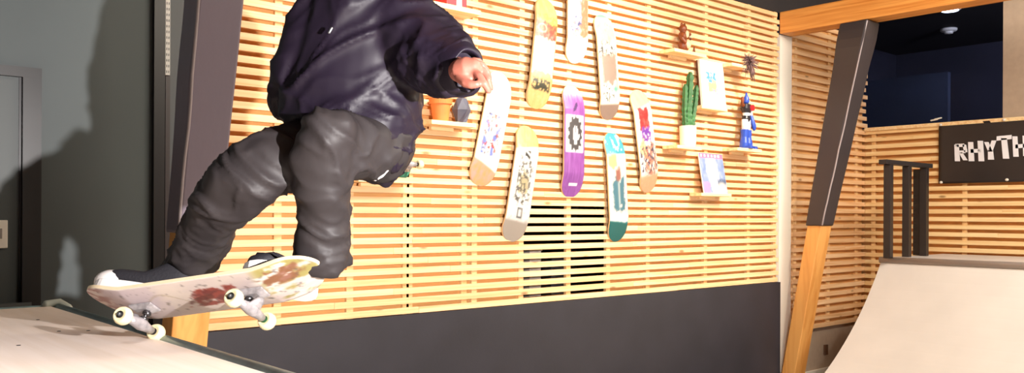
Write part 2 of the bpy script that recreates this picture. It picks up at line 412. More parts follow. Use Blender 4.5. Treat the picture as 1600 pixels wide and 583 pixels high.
# ------------------------------------------------------------------ banner
def hash_noise(x, y, s=0): return noise.noise(Vector((x, y, s)))
X_B = XC-.03
b0 = onX(1467, 193, X_B); b1 = onX(1470, 287, X_B); b2 = onX(1600, 184, X_B)
vL = onX(1467, 240, X_B).y; vRt = vL-1.95; zt = b0.z; zb = b1.z
ban = empty('banner', (X_B, (vL+vRt)/2, zb), 'black cloth banner with white hand-drawn RHYTH lettering on the slatted wall', 'banner')
bm = bmesh.new(); nx, nz = 60, 24; g = []
for i in range(nx+1):
    row = []
    for k in range(nz+1):
        v = vL+(vRt-vL)*i/nx; z = zb+(zt-zb)*k/nz
        sag = .012*math.sin(PI*i/nx*3)**2*(k/nz)**3
        row.append(bm.verts.new((-.006-.010*abs(fbm(v*3, z*3, 2)), v-ban.location.y, z-zb-sag)))
    g.append(row)
for i in range(nx):
    for k in range(nz): bm.faces.new((g[i][k], g[i+1][k], g[i+1][k+1], g[i][k+1]))
clo = obj('cloth', bm, mat('black_banner', (40, 35, 36), .35), ban, smooth=True)
sm = clo.modifiers.new('s', 'SOLIDIFY'); sm.thickness = .002
Mw = mat('white_ink', (238, 238, 244), .6)
def letter(strokes, name='letter'):
    # strokes: polygons in image pixels
    bm = bmesh.new()
    for pl in strokes:
        ps = [onX(x, y, X_B-.020)-ban.location for x, y in pl]
        f = [bm.verts.new(q) for q in ps]; bk = [bm.verts.new(q+Vector((.004, 0, 0))) for q in ps]
        n = len(ps); bm.faces.new(f); bm.faces.new(bk[::-1])
        for i in range(n): bm.faces.new((f[i], bk[i], bk[(i+1) % n], f[(i+1) % n]))
    return obj(name, bm, Mw, ban)
def st(x0, y0, x1, y1, w0, w1=None, hor=False):
    w1 = w1 or w0
    if hor: return [(x0, y0-w0/2), (x1, y1-w1/2), (x1, y1+w1/2), (x0, y0+w0/2)]
    return [(x0-w0/2, y0), (x0+w0/2, y0), (x1+w1/2, y1), (x1-w1/2, y1)]
# R H Y T H, uneven brush capitals
letter([st(1494, 226, 1495.5, 252, 7, 8), st(1492, 227.5, 1506, 227, 5, 5, True), st(1506, 226, 1508.5, 238, 6, 5), st(1494, 238, 1508, 237, 4.5, 4.5, True), st(1500, 238, 1508, 250.5, 6, 7)])
letter([st(1516, 222, 1517.5, 252, 8, 9), st(1531, 220, 1533, 252, 8.5, 9), st(1516, 236, 1532, 235.5, 6, 6, True)])
letter([st(1540.5, 222, 1547, 237, 7, 7), st(1552.5, 219.5, 1546.5, 237, 7.5, 7), st(1547, 235, 1548, 249.5, 8, 9.5)])
letter([st(1556.5, 216.5, 1580, 214, 7, 6.5, True), st(1568, 216, 1571.5, 248, 9, 10)])
letter([st(1585, 213, 1587, 245, 8, 8.5), st(1601, 212, 1602.5, 244, 8, 8.5), st(1586, 229, 1602, 227.5, 6, 6, True)])
for (x, y) in ((1469, 195), (1568, 187), (1470, 285), (1573, 281)):
    bm = bmesh.new(); q = onX(x, y, X_B-.022)-ban.location
    ball(bm, q, .012, .016, .013, 6); obj('grommet', bm, M_white, ban, smooth=True)
bm = bmesh.new()
for (x, y) in ((1459, 188), (1465, 186)):
    q = onX(x, y, X_B-.03); tube(bm, [q-ban.location+Vector((0, .03, 0)), q-ban.location+Vector((0, -.03, .008))], .008, 8)
obj('tape', bm, M_white, ban, smooth=True)

# downlight and detector in the room beyond
def on_ceiling(px_, py_, z): r = ray(px_, py_); return EYE+r*((z-CAMZ)/r.z)
p = on_ceiling(1483, 15, H-.02)
dl = empty('downlight', p, 'round glowing downlight on the dark ceiling behind the glass', 'ceiling light')
bm = bmesh.new(); lathe(bm, [(.11, .02), (.115, 0), (.10, -.01)], 28); obj('rim', bm, M_white, dl, smooth=True)
em = D.materials.new('lamp_glow'); em.use_nodes = True; e = em.node_tree.nodes['Principled BSDF']; e.inputs['Emission Color'].default_value = (1, .97, .95, 1); e.inputs['Emission Strength'].default_value = 12
bm = bmesh.new(); lathe(bm, [(.09, -.008), (.088, -.016)], 28); obj('diffuser', bm, em, dl)
p = on_ceiling(1481, 45, H-.0)
sd = empty('smoke_detector', p, 'small white round smoke detector on the dark ceiling behind the glass', 'smoke detector')
bm = bmesh.new(); lathe(bm, [(.10, 0), (.10, -.02), (.085, -.035)], 28); obj('base', bm, M_white, sd, smooth=True)
bm = bmesh.new(); lathe(bm, [(.055, -.03), (.05, -.06), (.03, -.066)], 24); obj('sensor_cap', bm, M_white, sd, smooth=True)

# stored things behind the opening
for (xa, xb, ya, yb, dep, c, lb) in ((828, 846, 386, 462, .25, (215, 205, 195), 'tall pale box behind the lower slats at the left of the opening'),
                                     (862, 889, 398, 452, .45, (120, 124, 140), 'grey blue box behind the lower slats in the middle of the opening'),
                                     (893, 902, 322, 382, .55, (90, 96, 110), 'narrow grey upright case behind the slats below the purple deck')):
    a = onY(xa, ya, YA+dep); b = onY(xb, yb, YA+dep)
    bm = bx(a.x, b.x, YA+dep, YA+dep+.12, .601, a.z)
    o = tag(obj('storage_box', bm, mat('box_card', c, .6, var=.1, vscale=8), bevel=.004), lb, 'box')
    obj('lid', bx(a.x-.006, b.x+.006, YA+dep-.006, YA+dep+.126, a.z-.03, a.z+.004), mat('box_lid', tuple(x*.9 for x in c), .6), o)

# ------------------------------------------------------------------ skateboard decks
def deck_mesh(L=.80, W=.205, paint=None, th=.011, nu=150, nv=22, maple=(224, 190, 140), top=(30, 28, 28)):
    """local: x along, y across, graphic side at -z ; kicks bend to +z ; vertex colours"""
    def half(x):
        e = L/2-abs(x); k = .115
        if e >= k: return W/2
        t = 1-e/k; return W/2*max(0, (1-t**2.3))**.52
    def zz(x, y):
        a = abs(x)-L*.275; kick = 0
        if a > 0: kick = .36*a*a/(a+.035)
        return kick + .010*(abs(2*y/W))**2.2*(1 if abs(x) < L*.3 else max(.25, 1-(abs(x)-L*.3)*5))
    bm = bmesh.new(); cl = bm.loops.layers.float_color.new('Col')
    def col(face, fn):
        for lp in face.loops: lp[cl] = srgb(fn(lp.vert.co))
    bot = []; tp = []
    for i in range(nu+1):
        x = -L/2*math.cos(PI*i/nu) if False else -L/2 + L*i/nu
        # denser at the ends
        s = i/nu*2-1; x = L/2*(s*.72+.28*math.sin(s*PI/2)); x = max(-L/2+.0004, min(L/2-.0004, x)); h = half(x)
        bot.append([bm.verts.new((x, h*(2*j/nv-1), zz(x, h*(2*j/nv-1)))) for j in range(nv+1)])
        tp.append([bm.verts.new((x, h*(2*j/nv-1), zz(x, h*(2*j/nv-1))+th)) for j in range(nv+1)])
    pc = lambda co: paint(co.x/(L/2), co.y/(W/2))
    for i in range(nu):
        for j in range(nv):
            f = bm.faces.new((bot[i][j], bot[i][j+1], bot[i+1][j+1], bot[i+1][j])); f.smooth = True; col(f, pc)
            f = bm.faces.new((tp[i][j], tp[i+1][j], tp[i+1][j+1], tp[i][j+1])); f.smooth = True; col(f, lambda co: top)
    mp = lambda co: tuple(c*(1+.12*math.sin(co.z*3000)) for c in maple)
    for i in range(nu):
        for (a, b) in ((0, 0), (nv, nv)):
            f = bm.faces.new((bot[i][a], bot[i+1][a], tp[i+1][a], tp[i][a])); col(f, lambda co: maple)
    for r in (0, nu):
        for j in range(nv):
            f = bm.faces.new((bot[r][j], bot[r][j+1], tp[r][j+1], tp[r][j])); col(f, lambda co: maple)
    return bm
def mixc(a, b, t):
    t = max(0, min(1, t)); return tuple(a[i]*(1-t)+b[i]*t for i in range(3))
def ss(a, b, x):
    t = max(0, min(1, (x-a)/(b-a))); return t*t*(3-2*t)
def inbox(u, v, u0, u1, v0, v1, e=.02, jag=0, s=0):
    if jag: u += jag*fbm(u*9, v*3, s); v += jag*fbm(u*9+20, v*3, s)
    return ss(u0-e, u0+e, u)*(1-ss(u1-e, u1+e, u))*ss(v0-e*2, v0+e*2, v)*(1-ss(v1-e*2, v1+e*2, v))
def worn(base, u, v, s, amt=.5, wc=(225, 200, 165)):
    n = fbm(u*7, v*3, s)+.5*fbm(u*25, v*9, s+5)
    return mixc(base, wc, amt*ss(.02, .35, n))
# u: -1 bottom of the wall deck ... +1 top ; v: -1 left ... +1 right
def p_tan(u, v):     # tan board with red faces and grey block
    c = mixc((222, 172, 104), (235, 195, 130), .5+fbm(u*3, v*14, 1))
    c = mixc(c, (232, 226, 214), inbox(u, v, -.42, .42, -.95, .95, .03, .1, 1))
    c = mixc(c, (236, 208, 84), inbox(u, v, .36, .66, -.9, .95, .03, .12, 2)*ss(-.25, 0, fbm(u*11, v*5, 3)))
    c = mixc(c, (206, 66, 52), inbox(u, v, .26, .54, -.95, .95, .02, .12, 3)*(.65+.35*ss(-.2, .15, fbm(u*12, v*4, 8))))
    c = mixc(c, (245, 225, 205), max(0, 1-abs(math.hypot((u-.42)*5, v+.4)-.35)/.1)*.8)
    c = mixc(c, (60, 60, 46), inbox(u, v, -.68, -.46, -.8, .8, .02, .05, 4)*ss(-.2, -.05, fbm(u*14, v*6, 6)))
    c = mixc(c, (232, 210, 120), inbox(u, v, -.47, -.36, -.8, .8, .02, .1, 5)*.8)
    return worn(c, u, v, 3, .35)
def p_bluered(u, v):
    c = mixc((240, 236, 232), (225, 120, 88), ss(-.15, .2, v*.5+fbm(u*5, v*3, 11)+.15)*inbox(u, v, -.52, .9, -1, 1, .03, .1, 1))
    c = mixc(c, (150, 160, 205), inbox(u, v, -.5, .9, -1, .2, .04, .3, 2)*ss(-.25, .05, fbm(u*6, v*4, 12)))
    c = mixc(c, (70, 74, 120), inbox(u, v, -.42, -.2, -.8, .2, .03, .25, 4)*ss(0, .1, fbm(u*16, v*7, 13)))
    c = mixc(c, (244, 240, 230), 1-ss(-.60, -.52, u))
    return worn(c, u, v, 14, .3, (240, 235, 230))
def p_grey(u, v):    # white with brown slid patch
    c = (238, 232, 218)
    c = mixc(c, (120, 170, 150), ss(.9, .96, u))
    c = mixc(c, (176, 160, 144), inbox(u, v, .45, .82, -.9, .9, .05, .3, 21)*.8)
    c = mixc(c, (60, 58, 60), inbox(u, v, .20, .40, -.9, .9, .04, .3, 22)*ss(-.02, .1, fbm(u*15, v*6, 22)))
    c = mixc(c, (140, 118, 106), inbox(u, v, -.32, .24, -.7, .8, .06, .2, 23)*.95)
    c = mixc(c, (70, 70, 66), inbox(u, v, -.62, -.36, -.8, .3, .03, .2, 24)*ss(.04, .12, fbm(u*17, v*8, 24)))
    c = mixc(c, (70, 160, 128), max(0, 1-(abs(u+.42)*7+abs(v-.55)*1.6)))
    c = mixc(c, (140, 116, 104), 1-ss(-.73, -.68, u))
    return worn(c, u, v, 25, .25, (120, 110, 100))
def p_white(u, v):   # white, blue panel, tan nose
    c = (244, 242, 240)
    f = inbox(u, v, -.48, .22, -.72, .62, .015)
    c = mixc(c, (92, 112, 206), f*.9)
    c = mixc(c, (232, 222, 220), f*ss(-.08, .16, fbm(u*5+3, v*3, 31)+.22-.30*abs(v)))
    c = mixc(c, (196, 70, 60), f*ss(.12, .26, fbm(u*8, v*4, 33)))
    c = mixc(c, (90, 80, 90), f*ss(.16, .3, fbm(u*12, v*6, 35)))
    g = 1-ss(-.67, -.63, u+.07*v)
    c = mixc(c, mixc((232, 170, 112), (214, 170, 160), .5+fbm(u*9, v*4, 36)*1.6), g)
    return c
def p_worn(u, v):    # worn white, sketch, tan top
    c = (236, 234, 230)
    c = mixc(c, mixc((222, 180, 96), (240, 210, 140), .5+fbm(u*6, v*5, 41)), ss(.60, .64, u-.07*v))
    f = inbox(u, v, -.35, .38, -.62, .62, .05, .25, 42)
    c = mixc(c, (176, 158, 110), f*inbox(u, v, -.15, .18, -.4, .4, .06, .3, 42)*.8)
    c = mixc(c, (70, 66, 62), f*.85*ss(-.02, .12, fbm(u*13, v*5, 43)))
    c = mixc(c, (50, 50, 50), inbox(u, v, .42, .56, -.2, .22, .01)*ss(.0, .05, abs(math.sin(u*30+v*4))-.6))
    q = inbox(u, v, -.60, -.42, -.22, .22, .012)-inbox(u, v, -.57, -.45, -.10, .10, .012)
    c = mixc(c, (70, 70, 72), max(0, q)*.8)
    c = mixc(c, (176, 164, 152), 1-ss(-.68, -.62, u))
    return worn(c, u, v, 45, .45, (176, 160, 150))
def p_purple(u, v):  # purple stain, white label with praying hand in a dark oval
    c = mixc((126, 58, 142), (166, 98, 182), .5+1.2*fbm(u*2.5, v*12, 51))
    c = mixc(c, (240, 214, 226), ss(.66, .98, u+.15*fbm(u*5, v*7, 52)))
    lab = inbox(u, v, -.20, .46, -.86, .82, .012)
    c = mixc(c, (240, 236, 240), lab)
    du, dv = (u-.13)/.30, (v+.02)/.66; an = math.atan2(dv, du); r = math.hypot(du, dv)
    edge = 1+.09*math.cos(an*14)+.05*math.sin(an*9)
    c = mixc(c, (66, 62, 66), lab*(1-ss(edge-.05, edge+.03, r)))
    # hand : palm, fingers, thumb
    h = 0
    hx, hy = u-.10, (v+.0)/1.45
    h = max(h, 1-ss(.9, 1.05, math.hypot((hx+.03)/.08, hy/.17)))
    for k, fy in enumerate((-.16, -.055, .05, .155)):
        L_ = (.13, .17, .165, .12)[k]
        h = max(h, (1-ss(.030, .045, abs(hy-fy*.8)))*ss(-.02, .0, hx)*(1-ss(L_-.01, L_+.015, hx)))
    h = max(h, 1-ss(.8, 1.1, math.hypot((hx+.02-(hy-.21)*.35)/.05, (hy-.20)/.075)))
    h = max(h, inbox(u, v, -.06, .04, -.12, .12, .015))
    c = mixc(c, (236, 232, 236), h*lab)
    c = mixc(c, (70, 20, 96), inbox(u-(v*.16), v, .55, .66, -.20, .20, .008)*ss(.0, .3, 1-abs(v-(u-.6)*2.5)*6))
    c = mixc(c, (240, 236, 238), inbox(u, v, -.79, -.74, -.4, .4, .008))
    return c
def p_teal(u, v):
    c = mixc((38, 136, 158), (84, 176, 190), .5+fbm(u*4, v*5, 61))
    c = mixc(c, (232, 238, 238), ss(.05, .2, fbm(u*6, v*3, 62))*ss(.6, .66, u))
    m = inbox(u, v, -.62, .60, -1.2, 1.2, .02)
    mid = mixc((240, 232, 226), (244, 214, 196), .5+1.4*fbm(u*5, v*4, 63))
    c = mixc(c, mid, m)
    c = mixc(c, (238, 226, 130), m*inbox(u, v, .36, .60, -.9, -.1, .03, .15, 64))
    c = mixc(c, (72, 118, 134), m*inbox(u, v, -.42, .16, -.55, .62, .05, .28, 65)*(1-.7*inbox(u, v, -.4, .1, -.06, .1, .05)))
    c = mixc(c, (150, 96, 84), inbox(u, v, .12, .34, -.25, .25, .04, .1, 66))
    c = mixc(c, (236, 240, 240), inbox(u, v, -.66, -.50, -1.2, 1.2, .03, .15, 67))
    c = mixc(c, (28, 104, 100), 1-ss(-.66, -.62, u+.04*v))
    return c
def p_red(u, v):
    c = (238, 230, 226)
    c = mixc(c, mixc((178, 150, 138), (210, 180, 160), .5+fbm(u*8, v*5, 71)), ss(.62, .70, u-.06*v))
    c = mixc(c, (190, 40, 40), inbox(u, v, .24, .64, -.6, .45, .04, .16, 72))
    c = mixc(c, (112, 52, 160), inbox(u, v, .0, .28, -.5, .5, .03, .2, 73)*ss(-.25, -.05, fbm(u*12, v*5, 73)))
    c = mixc(c, (230, 226, 120), inbox(u, v, -.25, .0, -.8, -.2, .03, .25, 74)*.7)
    c = mixc(c, (196, 120, 96), inbox(u, v, -.66, -.05, -.5, .9, .05, .3, 75)*ss(-.25, .1, fbm(u*9, v*5, 75)))
    c = mixc(c, (70, 56, 76), inbox(u, v, -.6, -.1, -.9, .9, .05, .3, 76)*ss(.0, .14, fbm(u*13, v*6, 76)))
    c = mixc(c, (206, 160, 122), 1-ss(-.70, -.62, u))
    return worn(c, u, v, 77, .35, (214, 180, 150))
def wall_deck(pt, pb, paint, label, L=.80, W=.205):
    """pt/pb: pixel of the top and bottom tip on the wall"""
    YD = YA-.018-.05
    a = onY(pt[0], pt[1], YD); b = onY(pb[0], pb[1], YD)
    x = (a-b); L = x.length; x.normalize(); y = Vector((0, -1, 0)).cross(x); # across
    y = x.cross(Vector((0, 1, 0))); z = Vector((0, 1, 0))
    # local x -> up the wall, local z -> into the wall, local y -> picture right
    y = Vector((x.z, 0, -x.x)); zc = x.cross(y)
    s = 1 if zc.y > 0 else -1
    sg = 1 if s > 0 else -1
    pf = lambda u, v: tuple(q*(.84 if q > 120 else .84) for q in paint(u, v*sg))
    if s < 0: y = -y
    z = x.cross(y)
    bm = deck_mesh(L, W, pf)
    o = obj('skateboard_deck', bm, M_vc)
    o.matrix_world = Matrix(((x.x, y.x, z.x, (a.x+b.x)/2), (x.y, y.y, z.y, YD-.002), (x.z, y.z, z.z, (a.z+b.z)/2), (0, 0, 0, 1)))
    tag(o, label, 'skateboard deck', 'skateboard decks hung on the slatted wall')
    # two screws through the truck holes keep it on the slats
    return o
DECKS = [((858, -4), (842, 169), p_tan, 'tan deck with a red and yellow band, upper left of the hung decks'),
         ((903, -72), (903, 98), p_bluered, 'blue and orange red deck with white bottom end, cut off by the photo top'),
         ((945, 21), (957, 187), p_grey, 'white deck with a big grey brown scuffed patch in its middle'),
         ((788, 111), (754, 290), p_white, 'bright white deck with a blue picture panel and tan bottom, beside the hand'),
         ((831, 196), (805, 378), p_worn, 'worn white deck with a scratched black sketch and yellow tan top end'),
         ((899, 132), (898, 309), p_purple, 'purple deck with a white label showing a hand in a dark oval'),
         ((962, 206), (971, 378), p_teal, 'teal deck with a pale picture in the middle and green bottom end'),
         ((1001, 139), (1020, 301), p_red, 'narrow worn deck with red and purple graphic, rightmost of the hung decks')]
for d in DECKS: wall_deck(*d)

# ------------------------------------------------------------------ shelves on the slats
YF = YA-.018
def shelf(xa, xb, ytop, depth, label, th=.026):
    """pixels of the front edge's ends and top line at its middle"""
    yf = YF-depth; xm = (xa+xb)/2
    a = onY(xa, ytop, yf).x; b = onY(xb, ytop, yf).x; z = onY(xm, ytop, yf).z
    o = empty('wall_shelf', ((a+b)/2, YF, z-th), label, 'shelf', 'small pine shelves on the slatted wall')
    h = (b-a)/2
    obj('board', bx(-h, h, -depth, 0, 0, th), M_shelf, o, bevel=.002)
    obj('bracket', bx(-h*.5, h*.5, -.03, 0, -.022, 0), M_shelf, o, bevel=.002)
    return (a+b)/2, z, yf
S1 = shelf(668, 750, 8, .17, 'pine shelf at the top of the photo holding a red box', .03)
S2 = shelf(674, 744, 190, .15, 'pine shelf under the terracotta pot and the dark faceted vase')
S3 = shelf(560, 654, 277, .17, 'pine shelf behind the skater holding a small green skateboard', .03)
S4 = shelf(1053, 1103, 80, .15, 'pine shelf holding the brown carved figurine')
S5 = shelf(1143, 1167, 100, .15, 'pine shelf holding the spiky dried plant')
S6 = shelf(1096, 1136, 167, .12, 'pine shelf holding the white framed print')
S7 = shelf(1058, 1096, 228, .15, 'pine shelf holding the cactus in a white pot')
S8 = shelf(1152, 1190, 232, .15, 'pine shelf holding the blue toy robot')
S9 = shelf(1096, 1143, 302, .12, 'pine shelf holding the pink and blue record sleeve')

# red box
z = S1[1]; xr = onY(704, 3, YF-.1).x
rb = tag(obj('gift_box', bx(xr-.075, xr+.08, YF-.15, YF-.03, z, z+.11), mat('red_card', (214, 22, 40), .45), bevel=.003), 'red box with a white mark on the top shelf', 'box')
obj('label_patch', bx(xr+.0, xr+.04, YF-.152, YF-.149, z+.002, z+.05), M_white, rb)
# terracotta pot
p = onY(687, 188, YF-.08); pot = empty('terracotta_pot', (p.x, YF-.085, S2[1]), 'orange terracotta flower pot on the shelf under the sleeve', 'pot')
bm = bmesh.new(); lathe(bm, [(.046, 0), (.062, .105), (.070, .105), (.073, .14), (.066, .142), (.060, .10), (.04, .02)], 32)
obj('pot_body', bm, mat('terracotta', (226, 128, 62), .7, var=.1, vscale=12), pot, smooth=False)
bm = bmesh.new(); lathe(bm, [(.062, .118), (.03, .122)], 24); obj('soil', bm, mat('soil', (60, 42, 32), .9, bump=.6), pot)
# faceted vase
p = onY(721, 188, YF-.08); vs = empty('faceted_vase', (p.x, YF-.075, S2[1]), 'dark grey blue faceted stone vase right of the terracotta pot', 'vase')
bm = bmesh.new(); rings(bm, [ell(Vector((0, 0, h)), Vector((r*math.cos(t), r*math.sin(t), 0)), Vector((-r*math.sin(t), r*math.cos(t), 0)), 6) for r, h, t in ((.032, 0, 0), (.060, .085, .5), (.036, .155, 0), (.030, .16, 0))])
obj('vase_body', bm, mat('slate_glaze', (84, 84, 100), .45, var=.12, vscale=15), vs)
# cactus
p = onY(1074, 228, YF-.08); cz = S7[1]; ca = empty('potted_cactus', (p.x, YF-.08, cz), 'tall green two-stemmed cactus in a white pot', 'potted plant')
bm = bmesh.new(); lathe(bm, [(.058, 0), (.064, .02), (.068, .165), (.061, .165), (.055, .13), (.05, .02)], 32); obj('pot', bm, mat('white_pot', (232, 224, 212), .4), ca, smooth=False)
bm = bmesh.new(); lathe(bm, [(.06, .15), (.02, .153)], 20); obj('soil', bm, D.materials['soil'], ca)
Mc = mat('cactus_green', (48, 104, 52), .55, var=.25, vscale=25)
def stem(pts, r):
    bm = bmesh.new(); R = []; pts = [Vector(q) for q in pts]; N_ = 30
    for i in range(N_+1):
        t = i/N_*(len(pts)-1); k = min(int(t), len(pts)-2); c = pts[k].lerp(pts[k+1], t-k)
        rr = r*(1-.25*i/N_)*(1+.14*math.sin(i*1.9))*(.45 if i in (N_,) else (.8 if i == N_-1 else 1))
        ring = []
        for a in range(30):
            th = 2*PI*a/30; q = rr*(1+.28*math.cos(5*th)); ring.append(c+Vector((q*math.cos(th), q*math.sin(th), 0)))
        R.append(ring)
    rings(bm, R); return bm
obj('stem', stem([(.005, 0, .145), (.0, 0, .28), (.018, 0, .42), (.03, 0, .60)], .030), Mc, ca, smooth=True)
obj('stem', stem([(-.028, 0, .145), (-.028, .01, .30), (-.02, .01, .50)], .022), Mc, ca, smooth=True)
obj('stem', stem([(.035, -.01, .145), (.05, -.01, .24), (.085, -.01, .38), (.10, -.01, .50)], .022), Mc, ca, smooth=True)

# vertex-coloured flat card
def card(w, h, fn, th=.004, nx=48, nz=64):
    bm = bmesh.new(); cl = bm.loops.layers.float_color.new('Col'); g = [[bm.verts.new((-w/2+w*i/nx, 0, h*k/nz)) for k in range(nz+1)] for i in range(nx+1)]
    for i in range(nx):
        for k in range(nz):
            f = bm.faces.new((g[i][k], g[i+1][k], g[i+1][k+1], g[i][k+1]))
            for lp in f.loops: lp[cl] = srgb(fn(lp.vert.co.x/(w/2), lp.vert.co.z/h*2-1))
    return bm
def pic_print(u, v):
    c = (246, 244, 240)
    n = fbm(u*5, v*4, 81)
    f = inbox(u, v, -.36, .40, -.35, .45, .02)
    c = mixc(c, (240, 206, 120), f)
    c = mixc(c, (66, 132, 214), inbox(u, v, -.5, .5, .1, .58, .02, .15, 82)*ss(-.12, .05, n))
    c = mixc(c, (222, 120, 120), inbox(u, v, .1, .5, -.15, .1, .02, .2, 83)*.7)
    c = mixc(c, (110, 80, 170), inbox(u, v, 0, .55, -.42, -.18, .02, .2, 84)*ss(-.05, .05, fbm(u*14, v*9, 85)))
    return c
p = onY(1113, 168, YF-.07); fz = S6[1]
fh = .385; fw_ = .32
pf = empty('picture_frame', (p.x, YF-.075, fz), 'white framed print with a blue and yellow picture leaning on the shelf', 'picture frame')
pf.rotation_euler = (-.10, 0, -.0)
Mfr = mat('frame_white', (240, 238, 232), .5); Mfd = mat('frame_side_brown', (90, 60, 40), .5)
bm = bmesh.new()
for a in ((-fw_/2, -fw_/2+.014, 0, fh), (fw_/2-.014, fw_/2, 0, fh), (-fw_/2+.014, fw_/2-.014, 0, .014), (-fw_/2+.014, fw_/2-.014, fh-.014, fh)): box(bm, a[0], a[1], -.016, .006, a[2], a[3])
obj('frame', bm, Mfr, pf)
obj('back_panel', bx(-fw_/2-.002, fw_/2+.002, .006, .016, 0, fh), Mfd, pf)
o = obj('print', card(fw_-.028, fh-.028, pic_print), M_vcm, pf); o.location = (0, -.006, .014)
# magazine
def pic_mag(u, v):
    c = mixc((96, 116, 158), (150, 160, 196), .5+fbm(u*4, v*3, 91))
    c = mixc(c, (246, 240, 244), ss(.62, .25, abs(u+.05*v)+.25*fbm(u*5, v*4, 92)+.2*abs(v)))
    c = mixc(c, (214, 130, 170), inbox(u, v, -1, -.4, -1, -.45, .04, .3, 93)*.8)
    c = mixc(c, (60, 70, 90), inbox(u, v, .3, .95, -.8, -.3, .03, .3, 94)*.7)
    c = mixc(c, (244, 226, 200), max(0, 1-math.hypot((u-.62)*2.2, (v+.72)*2.8))*1.5)
    c = mixc(c, (232, 104, 140), inbox(u, v, -1.1, 1.1, .76, 1.1, .01))
    c = mixc(c, (250, 232, 236), inbox(u, v, -.85, .85, .82, .94, .01)*(1 if math.sin(u*22) > 0 else 0))
    c = mixc(c, (250, 246, 250), 1-ss(-.985, -.96, u))
    return c
p = onY(1118, 303, YF-.09)
mg = empty('record_sleeve', (p.x, YF-.095, S9[1]), 'square record sleeve with a pink title strip and pale blue cover picture', 'record sleeve'); mg.rotation_euler = (-.18, 0, 0)
obj('pages', bx(-.165, .165, .001, .008, 0, .335), M_white, mg)
obj('cover', card(.332, .336, pic_mag), M_vcm, mg)

# carved figurine (own plain design)
Mb1 = mat('brown_carving', (136, 66, 30), .45, var=.3, vscale=30); Mb2 = mat('cream_carving', (226, 190, 150), .5, var=.1, vscale=30)
p = onY(1068, 78, YF-.09)
fg = empty('carved_figurine', (p.x, YF-.085, S4[1]), 'small brown and cream carved figurine on the top right shelf', 'figurine')
bm = bmesh.new(); ball(bm, Vector((0, 0, .055)), .052, .042, .055); ball(bm, Vector((-.018, 0, .125)), .035, .034, .04); ball(bm, Vector((-.012, 0, .185)), .034, .032, .034)
ball(bm, Vector((-.03, 0, .215)), .013, .01, .016, 8); ball(bm, Vector((.006, 0, .215)), .013, .01, .016, 8)
tube(bm, [(-.04, -.01, .14), (-.062, -.03, .10), (-.04, -.045, .07)], .014); tube(bm, [(.01, -.01, .14), (.05, -.02, .15), (.062, -.02, .11)], .013)
remeshed('figure_body', bm, Mb1, fg, .005, 2)
bm = bmesh.new(); ball(bm, Vector((.012, -.03, .06)), .032, .022, .036); ball(bm, Vector((.004, -.028, .14)), .02, .014, .03); ball(bm, Vector((.062, -.02, .13)), .018, .016, .022)
obj('figure_front', bm, Mb2, fg, smooth=True)
p = onY(1101, 84, YF-.09)
bm = bmesh.new(); tube(bm, [(-.035, 0, .008), (0, 0, .012), (.014, 0, .02), (.016, 0, .055)], [.008, .011, .012, .006], 10)
o = obj('wooden_ornament', bm, Mb1, smooth=True); o.location = (S4[0]+.105, YF-.09, S4[1]); tag(o, 'tiny brown curled wooden ornament at the right end of the figurine shelf', 'ornament')

# spiky dried plant
p = onY(1166, 94, YF-.13)
sp_ = empty('spiky_plant', (p.x, YF-.12, S5[1]), 'spiky purple brown dried air plant spilling over its shelf', 'plant')
bm = bmesh.new(); rnd = random.Random(4); c0 = Vector((.0, -.03, .02))
for i in range(120):
    th = rnd.uniform(0, 2*PI); ph = math.acos(rnd.uniform(-.95, .95)); d = Vector((math.sin(ph)*math.cos(th), -abs(math.sin(ph)*math.sin(th))*.8+.15, math.cos(ph))); L_ = rnd.uniform(.07, .125)
    e = c0+d*L_+Vector((0, 0, -.25*L_*rnd.random())); tube(bm, [c0+d*.015, c0+d*L_*.55, e], [.005, .004, .0012], 5)
for i in range(26):
    e = c0+Vector((rnd.uniform(-.13, -.05), rnd.uniform(-.04, .0), rnd.uniform(-.005, .06))); tube(bm, [c0, (c0+e)/2+Vector((0, 0, .02)), e], [.005, .004, .0012], 5)
for i in range(12):
    e = c0+Vector((rnd.uniform(-.02, .04), rnd.uniform(-.06, -.02), rnd.uniform(-.17, -.1))); tube(bm, [c0, (c0+e)/2+Vector((0, -.01, 0)), e], [.006, .005, .0015], 5)
obj('leaves', bm, mat('dried_leaf', (124, 92, 90), .7, var=.35, vscale=40), sp_, smooth=True)
bm = bmesh.new(); ball(bm, c0, .026); obj('core', bm, mat('plant_core', (58, 40, 36), .8), sp_, smooth=True)

# toy robot (plain generic figure)
p = onY(1166, 228, YF-.09)
tr = empty('toy_robot', (p.x, YF-.085, S8[1]), 'small toy figure with blue lower legs and red chest', 'toy')
tr.rotation_euler = (0, 0, .2)
Mtb = mat('toy_blue', (44, 74, 170), .3); Mtw = mat('toy_white', (232, 232, 236), .35); Mtk = mat('toy_black', (34, 32, 38), .35); Mtr = mat('toy_red', (214, 36, 44), .35)
for s, dx in ((-1, -.035), (1, .035)):
    bm = bmesh.new(); rings(bm, [ell(Vector((dx*k, y_, h)), Vector((r, 0, 0)), Vector((0, r*1.05, 0)), 14, .8) for k, y_, r, h in ((1.35, 0, .034, .01), (1.25, 0, .036, .05), (1.15, 0, .028, .10), (1.05, 0, .032, .165))])
    box(bm, dx*1.35-.03, dx*1.35+.03, -.075, .03, 0, .024)
    obj('boot', bm, Mtb, tr, bevel=.003)
    bm = bmesh.new(); tube(bm, [(dx*1.05, 0, .16), (dx*.8, 0, .25)], [.024, .028], 14, round_ends=False); obj('thigh', bm, Mtw, tr, smooth=True)
bm = bmesh.new(); rings(bm, [ell(Vector((0, 0, h)), Vector((r, 0, 0)), Vector((0, r*.7, 0)), 16, .75) for r, h in ((.035, .235), (.048, .26), (.042, .285))]); obj('waist', bm, Mtk, tr)
